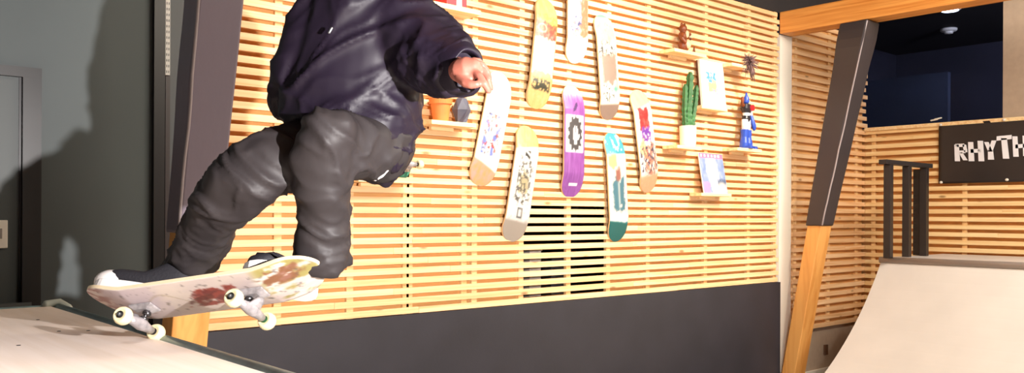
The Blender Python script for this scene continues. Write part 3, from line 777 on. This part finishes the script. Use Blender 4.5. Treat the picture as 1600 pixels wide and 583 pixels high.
bm = bmesh.new(); rings(bm, [ell(Vector((0, 0, h)), Vector((r, 0, 0)), Vector((0, r*.65, 0)), 16, .75) for r, h in ((.036, .285), (.042, .31))]); obj('belly', bm, Mtw, tr)
bm = bmesh.new(); rings(bm, [ell(Vector((0, 0, h)), Vector((r, 0, 0)), Vector((0, r*.6, 0)), 16, .7) for r, h in ((.046, .31), (.066, .345), (.066, .38), (.03, .392))]); obj('torso', bm, Mtk, tr)
bm = bmesh.new(); rings(bm, [ell(Vector((.03, y_, .355)), Vector((.036, 0, 0)), Vector((0, 0, .026)), 14, .7) for y_ in (-.05, -.034)]); obj('chest_plate', bm, Mtr, tr)
bm = bmesh.new(); rings(bm, [ell(Vector((0, 0, h)), Vector((r, 0, 0)), Vector((0, r, 0)), 16) for r, h in ((.018, .39), (.026, .405), (.024, .44), (.012, .46), (.006, .485))]); obj('head', bm, Mtb, tr, smooth=True)
bm = bmesh.new(); tube(bm, [(-.068, 0, .37), (-.095, 0, .38), (-.105, -.01, .43)], [.016, .014, .012], 12); obj('arm', bm, Mb1, tr, smooth=True)
bm = bmesh.new(); tube(bm, [(.068, 0, .36), (.085, -.01, .30)], [.018, .016], 12); obj('arm', bm, Mtw, tr, smooth=True)
bm = bmesh.new(); tube(bm, [(.085, -.01, .29), (.10, -.03, .20), (.104, -.03, .175)], [.017, .022, .014], 12); obj('forearm', bm, Mtb, tr, smooth=True)

# ------------------------------------------------------------------ complete skateboards
M_ure = mat('urethane_cream', (236, 222, 178), .45, var=.05, vscale=30)
M_alu = mat('cast_aluminium', (186, 180, 182), .4, .35, var=.25, vscale=40)
M_core = mat('bearing_steel', (90, 88, 90), .3, .9)
def wheel(side, r=.0275, w_=.034, core=None, yo=.085):
    bm = bmesh.new(); ax = Vector((0, 1, 0)); o = Vector((0, yo*side-w_/2, 0))
    lathe(bm, [(.012, .003), (.018, .0), (.022, .0), (r-.002, .006), (r, .011), (r, w_-.011), (r-.002, w_-.006), (.022, w_), (.018, w_), (.012, w_-.003)], 36, o, ax, 0)
    lathe(bm, [(.011, -.0005), (.011, w_+.0005)], 20, o, ax, 1)
    lathe(bm, [(.006, -.005), (.006, w_+.005)], 6, o, ax, 2)
    o = obj('wheel', bm, smooth=False, mats=[M_ure, core or M_core, M_steel]); 
    for f in o.data.polygons: f.use_smooth = f.material_index == 0
    return o
def truck(parent, sx, dirn, yaw, roll, axz=-.055, core=None, W_=.085):
    """sx: station, dirn: +1 pivot toward the nose; axle centre sits axz below the deck"""
    t = obj('truck', (lambda b: (rings(b, [[Vector(p) for p in q] for q in (((-.04, -.028, 0), (.04, -.028, 0), (.04, .028, 0), (-.04, .028, 0)), ((-.04, -.026, -.006), (.04, -.026, -.006), (.04, .026, -.006), (-.04, .026, -.006)), ((-.024, -.018, -.016), (.020, -.018, -.016), (.020, .018, -.016), (-.024, .018, -.016)))]), b)[1])(bmesh.new()), M_alu, parent, bevel=.002)
    t.location = (sx, 0, -.001)
    hg = bmesh.new()
    tube(hg, [(0, -W_+.024, 0), (0, -.03, .001), (0, 0, .004), (0, .03, .001), (0, W_-.024, 0)], [.011, .015, .021, .015, .011], 16, round_ends=False)
    rings(hg, [ell(Vector((dirn*.004, 0, .004)), Vector((.014, 0, 0)), Vector((0, .03, 0)), 16), ell(Vector((dirn*.02, 0, .022)), Vector((.016, 0, 0)), Vector((0, .02, 0)), 16), ell(Vector((dirn*.026, 0, .034)), Vector((.012, 0, 0)), Vector((0, .014, 0)), 16)])
    h = obj('hanger', hg, M_alu, t, smooth=True)
    k = bmesh.new(); tube(k, [(-dirn*.018, 0, -.012), (-dirn*.004, 0, -.050)], .0055, 10); lathe(k, [(.013, 0), (.014, .008), (.011, .014)], 18, Vector((-dirn*.012, 0, -.030)), Vector((-dirn*.35, 0, 1))); lathe(k, [(.011, 0), (.013, .008), (.011, .012)], 18, Vector((-dirn*.006, 0, -.047)), Vector((-dirn*.35, 0, 1)))
    obj('kingpin', k, M_core, t, smooth=True)
    ax = bmesh.new(); tube(ax, [(0, -W_-.024, 0), (0, W_+.024, 0)], .0038, 10, round_ends=False); a = obj('axle', ax, M_steel, t)
    ws = [wheel(s, core=core if s > 0 else None, yo=W_) for s in (-1, 1)]
    R = Matrix.Translation((0, 0, axz)) @ Matrix.Rotation(yaw, 4, 'Z') @ Matrix.Rotation(roll, 4, 'X')
    for q in [h, a]+ws:
        q.parent = t; q.matrix_local = R.copy()
    return t
def p_under(u, v):   # underside of the ridden board: cream, dark red patch, scuffs
    c = mixc((226, 212, 198), (206, 190, 188), .5+1.3*fbm(u*2.5, v*1.5, 101))
    c = mixc(c, (196, 180, 190), inbox(u, v, -.80, -.28, -1, 1, .05, .15, 102)*.55)
    c = mixc(c, (146, 58, 46), inbox(u+.10*v, v, -.06, .30, -.55, .45, .02, .22, 103)*ss(-.32, -.1, fbm(u*10, v*3, 104)))
    c = mixc(c, (88, 26, 26), inbox(u+.10*v, v, -.02, .24, -.4, .25, .03, .3, 105)*.6*ss(-.1, .1, fbm(u*14, v*5, 106)))
    c = mixc(c, (150, 140, 62), ss(.50, .62, u)*ss(-.08, .14, fbm(u*5, v*3, 107)-.25*(v-.1))*.8)
    c = mixc(c, (128, 70, 50), inbox(u, v, .60, .86, -.75, -.05, .03, .2, 108)*.75)
    c = mixc(c, (236, 230, 222), ss(.45, .55, u)*ss(.08, .25, fbm(u*6, v*4, 109))*.9)
    c = mixc(c, (150, 96, 90), (1-ss(-.85, -.68, u))*ss(.0, .25, fbm(u*9, v*4, 110)+.15)*.8)
    l1 = abs(v-.5*math.sin(u*9+1)); c = mixc(c, (168, 150, 120), .5*(1-ss(.02, .06, l1))*ss(-.5, -.4, u)*(1-ss(-.06, -.02, u)))
    c = mixc(c, (90, 80, 76), .55*ss(.2, .34, fbm(u*16, v*5, 111)))
    c = mixc(c, (230, 220, 205), .8*ss(.93, .99, abs(v)))
    return c
SK = .925
RB = Matrix(((.95, .30, .0), (-.28, .87, .41), (.12, -.39, .91)))
from mathutils import Euler
cw = Matrix(((RT.x, FW.x, 0), (RT.y, FW.y, 0), (0, 0, 1)))
Rm = Euler((-.5558, -.1487, -.2434), 'XYZ').to_matrix()
bw = (cw @ Rm)
bloc = EYE + cw @ (Vector((-.9504, 2.6499, -.2625))*SK)
board = empty('skateboard', bloc, 'skateboard under the skater, rear wheels on the coping, scuffed cream and red underside', 'skateboard')
board.matrix_world = Matrix.Translation(bloc) @ bw.to_4x4() @ Matrix.Scale(SK, 4)
bm = deck_mesh(.80, .205, lambda u, v: tuple(q*.88 for q in p_under(u, v)), nu=220, nv=36, maple=(226, 206, 172)); dk = obj('deck', bm, M_vc, board)
truck(board, -.198, -1, .06, .13, axz=-.060); tf = truck(board, .185, 1, -.06, .03, axz=-.060, core=mat('green_core', (40, 84, 50), .4))
BM = board.matrix_world.copy()

# small green board on shelf 3
p = onY(633, 280, YF-.10)
gb = empty('skateboard', (p.x, YF-.1, S3[1]), 'small green skateboard with cream wheels standing on the shelf behind the skater', 'skateboard')
def p_green(u, v): return mixc((24, 96, 78), (90, 170, 140), ss(.0, .3, fbm(u*8, v*4, 121)))
dkb = obj('deck', deck_mesh(.44, .115, p_green, nu=60, nv=10), M_vc, gb)
tg = truck(gb, -.14, -1, 0, 0, W_=.066); tg2 = truck(gb, .13, 1, 0, 0, W_=.066)
# stand it on its tail: local x -> up, local -z -> toward the room
Rg = Matrix(((0, 1, 0), (0, 0, 1), (1, 0, 0))).transposed()
gm = Matrix(((0, 1, 0, 0), (.12, 0, 1, 0), (1, 0, -.12, 0), (0, 0, 0, 1)))
gb.matrix_world = Matrix.Translation((p.x, YF-.085, S3[1]+.218)) @ Matrix.Rotation(-.08, 4, 'X') @ Matrix(((0, 1, 0, 0), (0, 0, 1, 0), (1, 0, 0, 0), (0, 0, 0, 1)))

# ------------------------------------------------------------------ skater
SS = .955
M_skin = mat('skin', (168, 100, 84), .5, var=.08, vscale=18, bump=.06, bscale=120)
M_jkt = mat('navy_nylon', (30, 22, 36), .5, var=.1, vscale=5, spec=.3, bump=.1, bscale=8)
M_trs = mat('black_trousers', (50, 45, 46), .55, var=.12, vscale=4, spec=.3, bump=.25, bscale=9, stretch=(1, 1, .35))
M_shoeb = mat('black_suede', (30, 28, 34), .7, bump=.2, bscale=150)
M_rub = mat('white_rubber', (228, 222, 218), .5)
M_hair = mat('dark_hair', (32, 24, 22), .6, bump=.5, bscale=90)
def Q(px_, py_, s): return P(px_, py_, s*SS)
def pair_rings(bm, lst, n=28, p=.9):
    """(xL,yL,xR,yR,s,thickness) -> ellipse rings with that silhouette"""
    cs = []; aa = []
    for (xl, yl, xr, yr, s, t) in lst:
        a = Q(xl, yl, s); b = Q(xr, yr, s); cs.append((a+b)/2); aa.append((b-a)/2)
    R = []
    for i, c in enumerate(cs):
        t = (cs[min(i+1, len(cs)-1)]-cs[max(i-1, 0)]).normalized()
        bdir = aa[i].cross(t).normalized(); R.append(ell(c, aa[i], bdir*lst[i][5]/2*SS, n, p))
    rings(bm, R)
body_bm = bmesh.new()
# torso, neck, head
tube(body_bm, [Q(545, 225, 2.76), Q(550, 150, 2.74), Q(562, 70, 2.73), Q(575, -15, 2.72)], [.12, .11, .11, .10], 24, flat=.8)
tube(body_bm, [Q(520, -5, 2.72), Q(630, 0, 2.68)], [.07, .07], 16)
tube(body_bm, [Q(576, -20, 2.71), Q(588, -75, 2.64)], [.062, .056], 18)
hc = Q(600, -128, 2.54)
fdir = (FW*-.85+RT*.45+UP*-.25).normalized(); sdir = fdir.cross(UP).normalized(); hu = sdir.cross(fdir).normalized()
def hp(x, y, z): return hc + sdir*x*SS + fdir*y*SS + hu*z*SS
tube(body_bm, [hp(0, -.01, .05), hp(0, 0, 0), hp(0, .02, -.06), hp(0, .035, -.095)], [.076, .080, .062, .038], 22)
tube(body_bm, [hp(0, .085, .015), hp(0, .102, -.018)], [.008, .014], 8)       # nose
for s in (-1, 1):
    tube(body_bm, [hp(s*.078, -.01, .02), hp(s*.082, -.012, -.025)], [.016, .010], 8)  # ears
    tube(body_bm, [hp(s*.018, .078, .03), hp(s*.045, .068, .03)], .008, 8)  # brow
tube(body_bm, [hp(-.018, .086, -.052), hp(.018, .086, -.052)], .008, 8)
# arms
tube(body_bm, [Q(622, 10, 2.69), Q(665, 65, 2.62), Q(690, 95, 2.54)], [.055, .046, .042], 14)
tube(body_bm, [Q(690, 95, 2.54), Q(712, 108, 2.42), Q(722, 111, 2.36)], [.042, .034, .029], 14)
tube(body_bm, [Q(515, 5, 2.72), Q(470, 80, 2.76), Q(462, 150, 2.80), Q(485, 175, 2.95), Q(505, 185, 3.02)], [.055, .046, .040, .032, .026], 14)
# his left hand
tube(body_bm, [Q(716, 111, 2.37), Q(722, 110, 2.345), Q(731, 108, 2.335), Q(739, 106, 2.33)], [.030, .033, .033, .026], 18)
tube(body_bm, [Q(716, 118, 2.36), Q(724, 122, 2.33), Q(735, 122, 2.32)], [.018, .017, .013], 14)
tube(body_bm, [Q(737, 110, 2.325), Q(748, 119, 2.30), Q(756, 131, 2.29), Q(763, 143, 2.30)], [.0115, .0105, .0098, .0080], 12)
tube(body_bm, [Q(741, 104, 2.335), Q(754, 111, 2.33), Q(762, 125, 2.32), Q(766, 139, 2.33)], [.0112, .010, .0092, .0078], 12)
tube(body_bm, [Q(741, 99, 2.35), Q(753, 102, 2.36), Q(761, 113, 2.36), Q(764, 125, 2.37)], [.0108, .0098, .0088, .0075], 12)
tube(body_bm, [Q(738, 96, 2.37), Q(747, 96, 2.39), Q(754, 104, 2.40), Q(757, 113, 2.40)], [.0115, .010, .009, .007], 12)
tube(body_bm, [Q(717, 121, 2.33), Q(727, 130, 2.30), Q(736, 132.5, 2.288), Q(745, 132, 2.285)], [.0145, .0125, .0115, .0095], 12)
# his right hand behind
hb = Q(505, 185, 3.02)
tube(body_bm, [hb, hb+FW*.06+UP*-.03, hb+FW*.09+UP*-.045], [.028, .034, .028], 14, flat=.6)
for k in range(4):
    o_ = RT*(k-1.5)*.019
    tube(body_bm, [hb+FW*.09+UP*-.045+o_, hb+FW*.125+UP*-.07+o_*1.1, hb+FW*(.13+.006*(k % 2))+UP*-.105+o_*1.1], [.0095, .0088, .007], 10)
tube(body_bm, [hb+FW*.03+RT*.03, hb+FW*.06+RT*.055+UP*-.03, hb+FW*.08+RT*.058+UP*-.05], [.012, .010, .008], 10)
# legs
tube(body_bm, [Q(500, 235, 2.72), Q(440, 250, 2.58), Q(392, 268, 2.52), Q(340, 345, 2.63), Q(295, 415, 2.76), Q(272, 445, 2.82)], [.08, .066, .055, .050, .038, .034], 16)
tube(body_bm, [Q(580, 235, 2.76), Q(545, 225, 2.58), Q(508, 225, 2.45), Q(504, 300, 2.53), Q(505, 380, 2.58), Q(497, 408, 2.60)], [.08, .066, .055, .050, .038, .034], 16)
person = remeshed('person', body_bm, M_skin, None, .0040, 2, sfac=.5)
tag(person, 'skater in loose navy jacket and baggy black trousers balancing on a board, left hand hanging', 'person')

# hair
bm = bmesh.new(); tube(bm, [hp(0, -.03, .075), hp(0, -.03, .02), hp(0, -.045, -.04)], [.080, .086, .066], 20)
remeshed('hair', bm, M_hair, person, .008, 2, lambda c, n: .006*noise.noise(c*40))
for s in (-1, 1):
    bm = bmesh.new(); ball(bm, hp(s*.032, .066, .012), .012); obj('eye', bm, mat('eye', (40, 30, 28), .2), person, smooth=True)

def folds(c, n, sc_=1.0, seed=0, amp=.010, stretch=(1, 1, 1)):
    q = Vector((c.dot(RT)*stretch[0], c.dot(FW)*stretch[1], c.z*stretch[2]))*sc_
    w_ = Vector((noise.noise(q*1.3+Vector((seed, 0, 0))), noise.noise(q*1.3+Vector((0, seed, 9))), noise.noise(q*1.3+Vector((5, 0, seed)))))*.7
    a = 1-abs(noise.noise(q+w_+Vector((seed, 3, 1)))*2); b = 1-abs(noise.noise(q*2.3+w_*2+Vector((seed+11, 3, 1)))*2)
    a = max(a, 0); b = max(b, 0)
    return amp*(a**2.6*1.7-.55 + .5*(b**2*1.3-.4))
def rot2(c, ang, org):
    """c turned in the picture plane about org, so folds can run diagonally"""
    d = c-org; x = d.dot(RT); z = d.z; ca, sa = math.cos(ang), math.sin(ang)
    return org + RT*(x*ca+z*sa) + FW*d.dot(FW) + UP*(-x*sa+z*ca)

# trousers
bm = bmesh.new()
pair_rings(bm, [(236, 441, 318, 441, 2.80, .15), (243, 428, 328, 428, 2.79, .16), (264, 395, 345, 404, 2.74, .16), (286, 345, 374, 354, 2.66, .165), (306, 298, 405, 328, 2.58, .17), (332, 254, 440, 306, 2.52, .18), (372, 230, 465, 292, 2.54, .19), (425, 206, 505, 280, 2.62, .20), (480, 190, 560, 270, 2.72, .22)])
pair_rings(bm, [(468, 408, 549, 418, 2.60, .18), (458, 396, 548, 404, 2.59, .18), (462, 372, 543, 376, 2.57, .155), (468, 345, 544, 350, 2.55, .15), (462, 318, 546, 322, 2.53, .155), (458, 280, 549, 284, 2.50, .165), (456, 240, 553, 245, 2.47, .175), (462, 212, 560, 220, 2.45, .18), (474, 190, 562, 198, 2.45, .16), (492, 178, 556, 182, 2.46, .11)])
pair_rings(bm, [(490, 180, 498, 262, 2.45, .14), (520, 174, 525, 280, 2.50, .18), (556, 178, 560, 283, 2.60, .22), (590, 190, 592, 282, 2.70, .24), (608, 205, 610, 270, 2.76, .20)])
ball(bm, Q(545, 225, 2.74), .11*SS, .11*SS, .09*SS, 14)
kneeB = Q(392, 268, 2.52); kneeF = Q(505, 215, 2.45)
def d_tr(c, n):
    f = folds(rot2(c, .9, kneeB), n, 7.5, 3, .0075, (1, 1, .42))
    zc = (CAMZ-.16*1.0); low = ss(0, 1, (CAMZ+.02-c.z)/.22)
    g = folds(c, n, 7, 8, .007, (.4, .7, 1.6))*low
    return f + g
tro = remeshed('trousers', bm, M_trs, person, .0085, 7, d_tr)
# jacket
bm = bmesh.new()
pair_rings(bm, [(532, -75, 628, -70, 2.66, .13), (510, -50, 650, -45, 2.67, .20), (492, -20, 662, -20, 2.68, .26), (484, 5, 658, 5, 2.69, .28), (474, 50, 656, 50, 2.70, .30), (462, 90, 655, 90, 2.71, .31), (448, 130, 656, 130, 2.72, .32), (438, 165, 659, 165, 2.73, .33), (441, 195, 655, 190, 2.72, .33), (450, 214, 650, 222, 2.70, .33), (500, 232, 636, 250, 2.68, .32), (556, 250, 618, 276, 2.67, .26)], 36, .85)
tube(bm, [Q(510, 10, 2.70), Q(478, 65, 2.70), Q(455, 120, 2.72), Q(452, 160, 2.76), Q(478, 178, 2.90), Q(500, 185, 2.98)], [.085, .075, .068, .066, .056, .045], 20)
tube(bm, [Q(600, 8, 2.68), Q(648, 62, 2.64), Q(678, 92, 2.58)], [.10, .118, .107], 24)
tube(bm, [Q(672, 88, 2.58), Q(702, 102, 2.50), Q(722, 108, 2.43)], [.112, .092, .066], 24, round_ends=False)
tube(bm, [Q(640, 90, 2.66), Q(690, 118, 2.55)], [.09, .05], 20)
shl = Q(560, 60, 2.7); elb = Q(690, 95, 2.55)
def d_jk(c, n):
    a = folds(rot2(c, .55, shl), n, 5, 21, .009, (.45, 1, 1.3))
    low = ss(0, 1, (Q(540, 120, 2.7).z-c.z)/.15)
    b = folds(rot2(c, -.25, shl), n, 5, 31, .008, (.35, 1, 1.8))*low
    r_ = max(0, 1-(c-elb).length/.2); e_ = folds(rot2(c, -.8, elb), n, 7, 41, .008, (.6, 1, 1.6))*r_
    return a+b+e_
jk = remeshed('jacket', bm, M_jkt, person, .0085, 6, d_jk)
# cuff
bm = bmesh.new(); c0 = Q(712, 106, 2.46); c1 = Q(730, 111, 2.395)
t_ = (c1-c0).normalized(); a_ = t_.cross(UP).normalized(); b_ = t_.cross(a_).normalized()
R = []
for (k, r) in ((0, .085), (.5, .076), (.8, .066), (1, .060), (1.03, .055), (.9, .050), (.3, .045)):
    rr = ell(c0.lerp(c1, k), a_*r*SS*.9, b_*r*SS, 36)
    R.append([q+(q-c0.lerp(c1, k)).normalized()*.006*noise.noise(q*28) for q in rr])
rings(bm, R, cap=False); cu_ = obj('cuff', bm, M_jkt, jk, smooth=True)
# white zip seam at the hem
bm = bmesh.new(); tube(bm, [Q(592, 208, 2.575), Q(599, 225, 2.57), Q(604, 240, 2.575), Q(607, 252, 2.585)], .0028, 8); tube(bm, [Q(607, 254, 2.585), Q(605, 266, 2.59), Q(597, 275, 2.60), Q(586, 281, 2.61)], .0042, 8)
obj('hem_piping', bm, M_rub, tro, smooth=True)
bm = bmesh.new(); tube(bm, [Q(517, 44, 2.53), Q(513, 51, 2.53)], .004, 8); obj('zip_pull', bm, M_steel, jk, smooth=True)
# collar
bm = bmesh.new(); cc = Q(586, -62, 2.63); R = []
for k, r in ((-.05, .10), (0, .085), (.035, .075), (.04, .068), (0, .066)): R.append(ell(cc+UP*k, RT*r*SS, FW*r*SS, 28))
rings(bm, R, cap=False); obj('collar', bm, M_jkt, jk, smooth=True)

# shoes, built in metres: x heel->toe, z up
def shoe(name_label, origin, xdir, updir, L_=.285, cap=False):
    x = xdir.normalized(); z = (updir - x*updir.dot(x)).normalized(); y = z.cross(x)
    M4 = Matrix(((x.x, y.x, z.x, origin.x), (x.y, y.y, z.y, origin.y), (x.z, y.z, z.z, origin.z), (0, 0, 0, 1)))
    def out(k): # half width along the length, 0 heel..1 toe
        return .034+.016*math.sin(min(1, k*1.25)*PI*.62)-.010*ss(.85, 1, k)
    bm = bmesh.new(); st_ = []
    n = 26
    for i in range(n+1):
        k = i/n; e = math.sqrt(max(.02, 1-((abs(k-.5)*2)**7))); hw = out(k)*e
        h = .115*(1-ss(.18, .52, k))+.058*ss(.18, .52, k)*(1-.42*ss(.72, 1, k)); h *= (.86+.14*e)
        st_.append(ell(Vector((k*L_, 0, .018+h/2)), Vector((0, hw, 0)), Vector((0, 0, h/2)), 20, .72))
    rings(bm, st_); bm.transform(M4); up_ = remeshed('shoe', bm, M_shoeb, person, .006, 2)
    up_['label'] = name_label
    bm = bmesh.new(); poly = []
    for i in range(n+1):
        k = i/n; e = math.sqrt(max(.0, 1-((abs(k-.5)*2)**7))); poly.append((k*(L_+.012)-.006, (out(k)+.006)*max(e, .25)))
    pts = [(a, b) for a, b in poly]+[(a, -b) for a, b in poly[::-1]]
    rings(bm, [[Vector((a, b, zz_)) for a, b in pts] for zz_ in (0, .012, .026)]); bm.transform(M4); obj('sole', bm, M_rub, up_, bevel=.003)
    if cap:
        bm = bmesh.new(); ball(bm, Vector((L_*.82, 0, .034)), .060, .053, .040, 12); bm.transform(M4); obj('toe_cap', bm, M_rub, up_, smooth=True)
    bm = bmesh.new()
    for i in range(5):
        xx = .13+i*.017; tube(bm, [(xx, -.026, .072-.004*i), (xx+.006, 0, .088-.006*i), (xx, .026, .072-.004*i)], .003, 6)
    bm.transform(M4); obj('laces', bm, M_rub if cap else M_shoeb, up_, smooth=True)
    return up_
def bl(x, y, z): return BM @ Vector((x, y, z))
bx_ = (BM.to_3x3() @ Vector((1, 0, 0))).normalized(); by_ = (BM.to_3x3() @ Vector((0, 1, 0))).normalized(); bz_ = (BM.to_3x3() @ Vector((0, 0, 1))).normalized()
# back shoe on the tail, toe over the near edge
shoe('black shoe with white rubber toe', bl(-.098, .052, .023), -bx_*.95-by_*.26+bz_*.13, bz_, L_=.275, cap=True)
# front shoe across the nose
fs = shoe('black shoe', bl(.290, .158, .038), -by_*.90-bx_*.40+bz_*.0, bz_, L_=.225)
bm = bmesh.new(); tube(bm, [Q(427, 393.5, 2.50), Q(436, 399, 2.50), Q(447, 405, 2.51), Q(466, 408, 2.54)], [.002, .006, .009, .010], 10, flat=.5); obj('tongue', bm, M_shoeb, fs, smooth=True)
